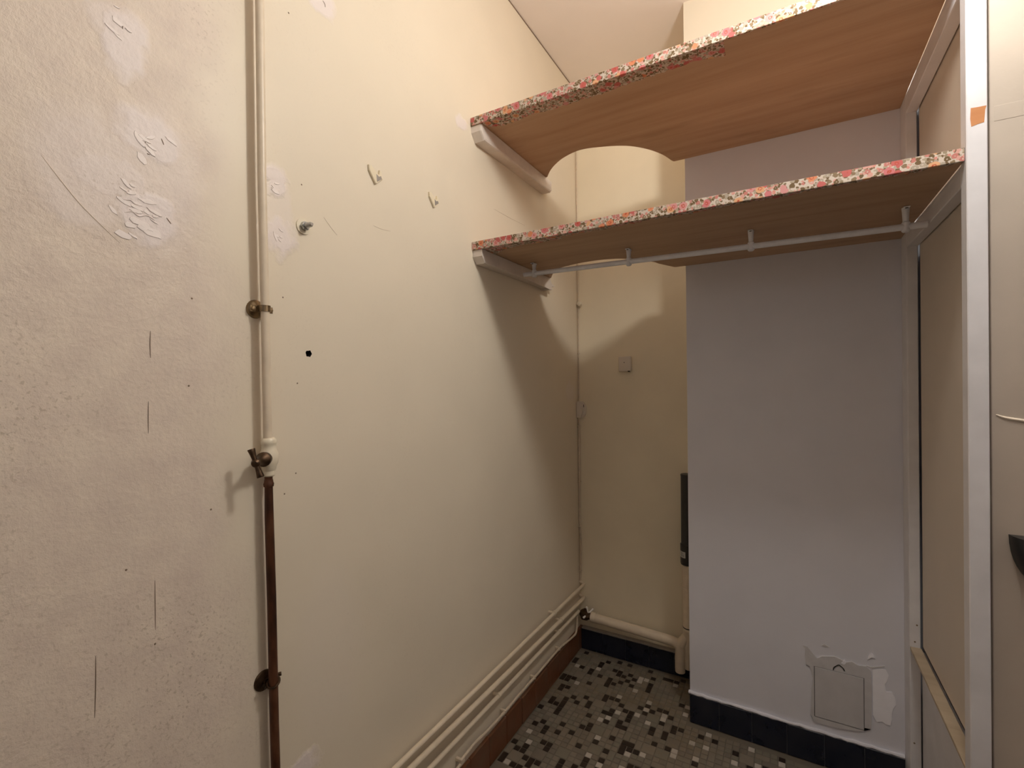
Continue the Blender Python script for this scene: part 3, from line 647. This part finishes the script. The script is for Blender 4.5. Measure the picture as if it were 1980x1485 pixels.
pts = fillet([(-.745, yq+.012, hz+.004), (-.6, yq+.010, hz), (leg, yq, hz-.004), (leg, yq, .043)], .034, 7)
pp = []
for a, b in zip(pts, pts[1:]):
    k = max(1, int((b-a).length/.012)); pp += [a.lerp(b, i/k) for i in range(k)]
pp.append(pts[-1]); obj('waste_branch', tube(bm_(), pp, [.0195+random.uniform(-.0007, .0007) for _ in pp], 18), M['pipe'], WP, True)
obj('end_cap', lathe(bm_(), (-.748, yq+.012, hz+.004), (1, 0, 0), [(0, .012), (.002, .021), (.018, .0215), (.021, .0195)], 20), M['pipe'], WP, True)
obj('tee_branch', tube(bm_(), [(leg, yq, hz-.01), (DX, DY, hz+.03)], .019, 16), M['pipe'], WP, True)

# ------------------------------------------------------------ soot hatch in the chimney breast
def HP(px, py, off=0): return at(1540+px/7.427, 1230+py/7.427, 1, YC-off)
ha, hb_ = HP(252, 452), HP(972, 640); hx0, hx1, hz1, hz0 = ha.x, hb_.x, .3005, .1435
SH = thing('soot_hatch', 'square painted hatch plate low in the chimney breast amid broken plaster', 'hatch', ((hx0+hx1)/2, YC, hz0))
obj('plate', box(bm_(), (hx0+.0015, YC-.0042, hz0+.0015), (hx1-.0015, YC-.0006, hz1-.0015), .0006), M['hatch'], SH)
obj('gap_shade', box(bm_(), (hx0-.0008, YC-.0012, hz0-.0008), (hx1+.0008, YC-.0004, hz1+.0008)), M['dark'], SH)  # near-black backing, paints the shade of the slit around the plate
arcp = [HP(px, py, .0045) for px, py in ((528, 485), (540, 450), (575, 428), (610, 415), (645, 440), (672, 465), (690, 500))]
obj('finger_notch', tube(bm_(), smooth_path(arcp, 4), .0013, 8), M['dark'], SH, True)
# plaster surround: a ring of pieces proud of the breast, jagged outside
ring_o = [(130, 150), (200, 250), (300, 312), (370, 285), (540, 285), (640, 330), (700, 370), (800, 362), (880, 415), (1000, 430), (1070, 500), (1082, 760), (1080, 1050), (1072, 1330), (900, 1365), (560, 1310), (250, 1225), (205, 1100), (215, 800), (235, 600), (200, 430), (140, 400), (120, 280)]
bm = bm_(); o3 = [HP(*q) for q in ring_o]
inn4 = [(hx0, hz0), (hx1, hz0), (hx1, hz1), (hx0, hz1)]
yv = YC-.0032
A_ = [bm.verts.new((p.x, yv, p.z)) for p in o3]; B_ = [bm.verts.new((x, yv, z)) for x, z in inn4]
es = [bm.edges.new((A_[i], A_[(i+1) % len(A_)])) for i in range(len(A_))]+[bm.edges.new((B_[i], B_[(i+1) % 4])) for i in range(4)]
g = bmesh.ops.triangle_fill(bm, edges=es, use_beauty=True)
ex = bmesh.ops.extrude_face_region(bm, geom=[f for f in bm.faces])
bmesh.ops.translate(bm, verts=[v for v in ex['geom'] if isinstance(v, bmesh.types.BMVert)], vec=(0, .0029, 0))
obj('plaster_surround', bm, M['plaster'], WC)
for name, pl, mt, th in (('filler_patch', ((1088, 480), (1200, 468), (1280, 480), (1322, 560), (1300, 640), (1265, 690), (1290, 800), (1370, 800), (1415, 880), (1432, 980), (1390, 1040), (1370, 1110), (1374, 1190), (1350, 1282), (1280, 1262), (1230, 1222), (1150, 1232), (1095, 1120)), 'filler', .0016),
                         ('filler_patch', ((1020, 330), (1045, 270), (1075, 242), (1105, 262), (1130, 318), (1080, 300)), 'filler', .003), ('plaster_flake', ((90, 130), (160, 150), (280, 300), (240, 280), (150, 200)), 'plaster', .0022),
                         ('plaster_flake', ((360, 130), (400, 112), (470, 150), (420, 150)), 'plaster', .002), ('plaster_flake', ((640, 380), (690, 335), (710, 380), (680, 400)), 'filler', .0045), ('plaster_flake', ((1000, 420), (1080, 440), (1270, 425), (1260, 445), (1090, 465)), 'plaster', .002)):
    obj(name, prism(bm_(), [HP(*q, .0002) for q in pl], (0, -th, 0)), M[mt], WC)

# ------------------------------------------------------------ the lamp that lights the room (hangs just above the picture)
LP = thing('pendant_lamp', 'opal globe lamp hanging from the ceiling in front of the shelves', 'lamp', (BULB.x, BULB.y, ZC))
obj('ceiling_rose', lathe(bm_(), (BULB.x, BULB.y, ZC-.0005), (0, 0, -1), [(0, .045), (.006, .045), (.024, .02), (.028, .005)], 24), M['plastic'], LP, True)
obj('flex', rod(bm_(), (BULB.x, BULB.y, ZC-.02), (BULB.x, BULB.y, BULB.z+.11), .003, 8), M['plastic'], LP, True)
obj('lamp_holder', lathe(bm_(), (BULB.x, BULB.y, BULB.z+.115), (0, 0, -1), [(0, .008), (.01, .018), (.05, .02), (.058, .016)], 20), M['plastic'], LP, True)
t = NT('bulb glow'); t.b.inputs['Emission Color'].default_value = (*BULB_COL, 1); t.b.inputs['Emission Strength'].default_value = BULB_STR; t.col((.8, .75, .65))
obj('globe', lathe(bm_(), (BULB.x, BULB.y, BULB.z+.07), (0, 0, -1), [(-.012, .020), (0, .036)]+[(.07-.07*math.cos(math.radians(a)), .07*math.sin(math.radians(a))) for a in (38, 56, 74, 90, 108, 126, 144, 162)]+[(.14, 0)], 16), t.m, LP, True)
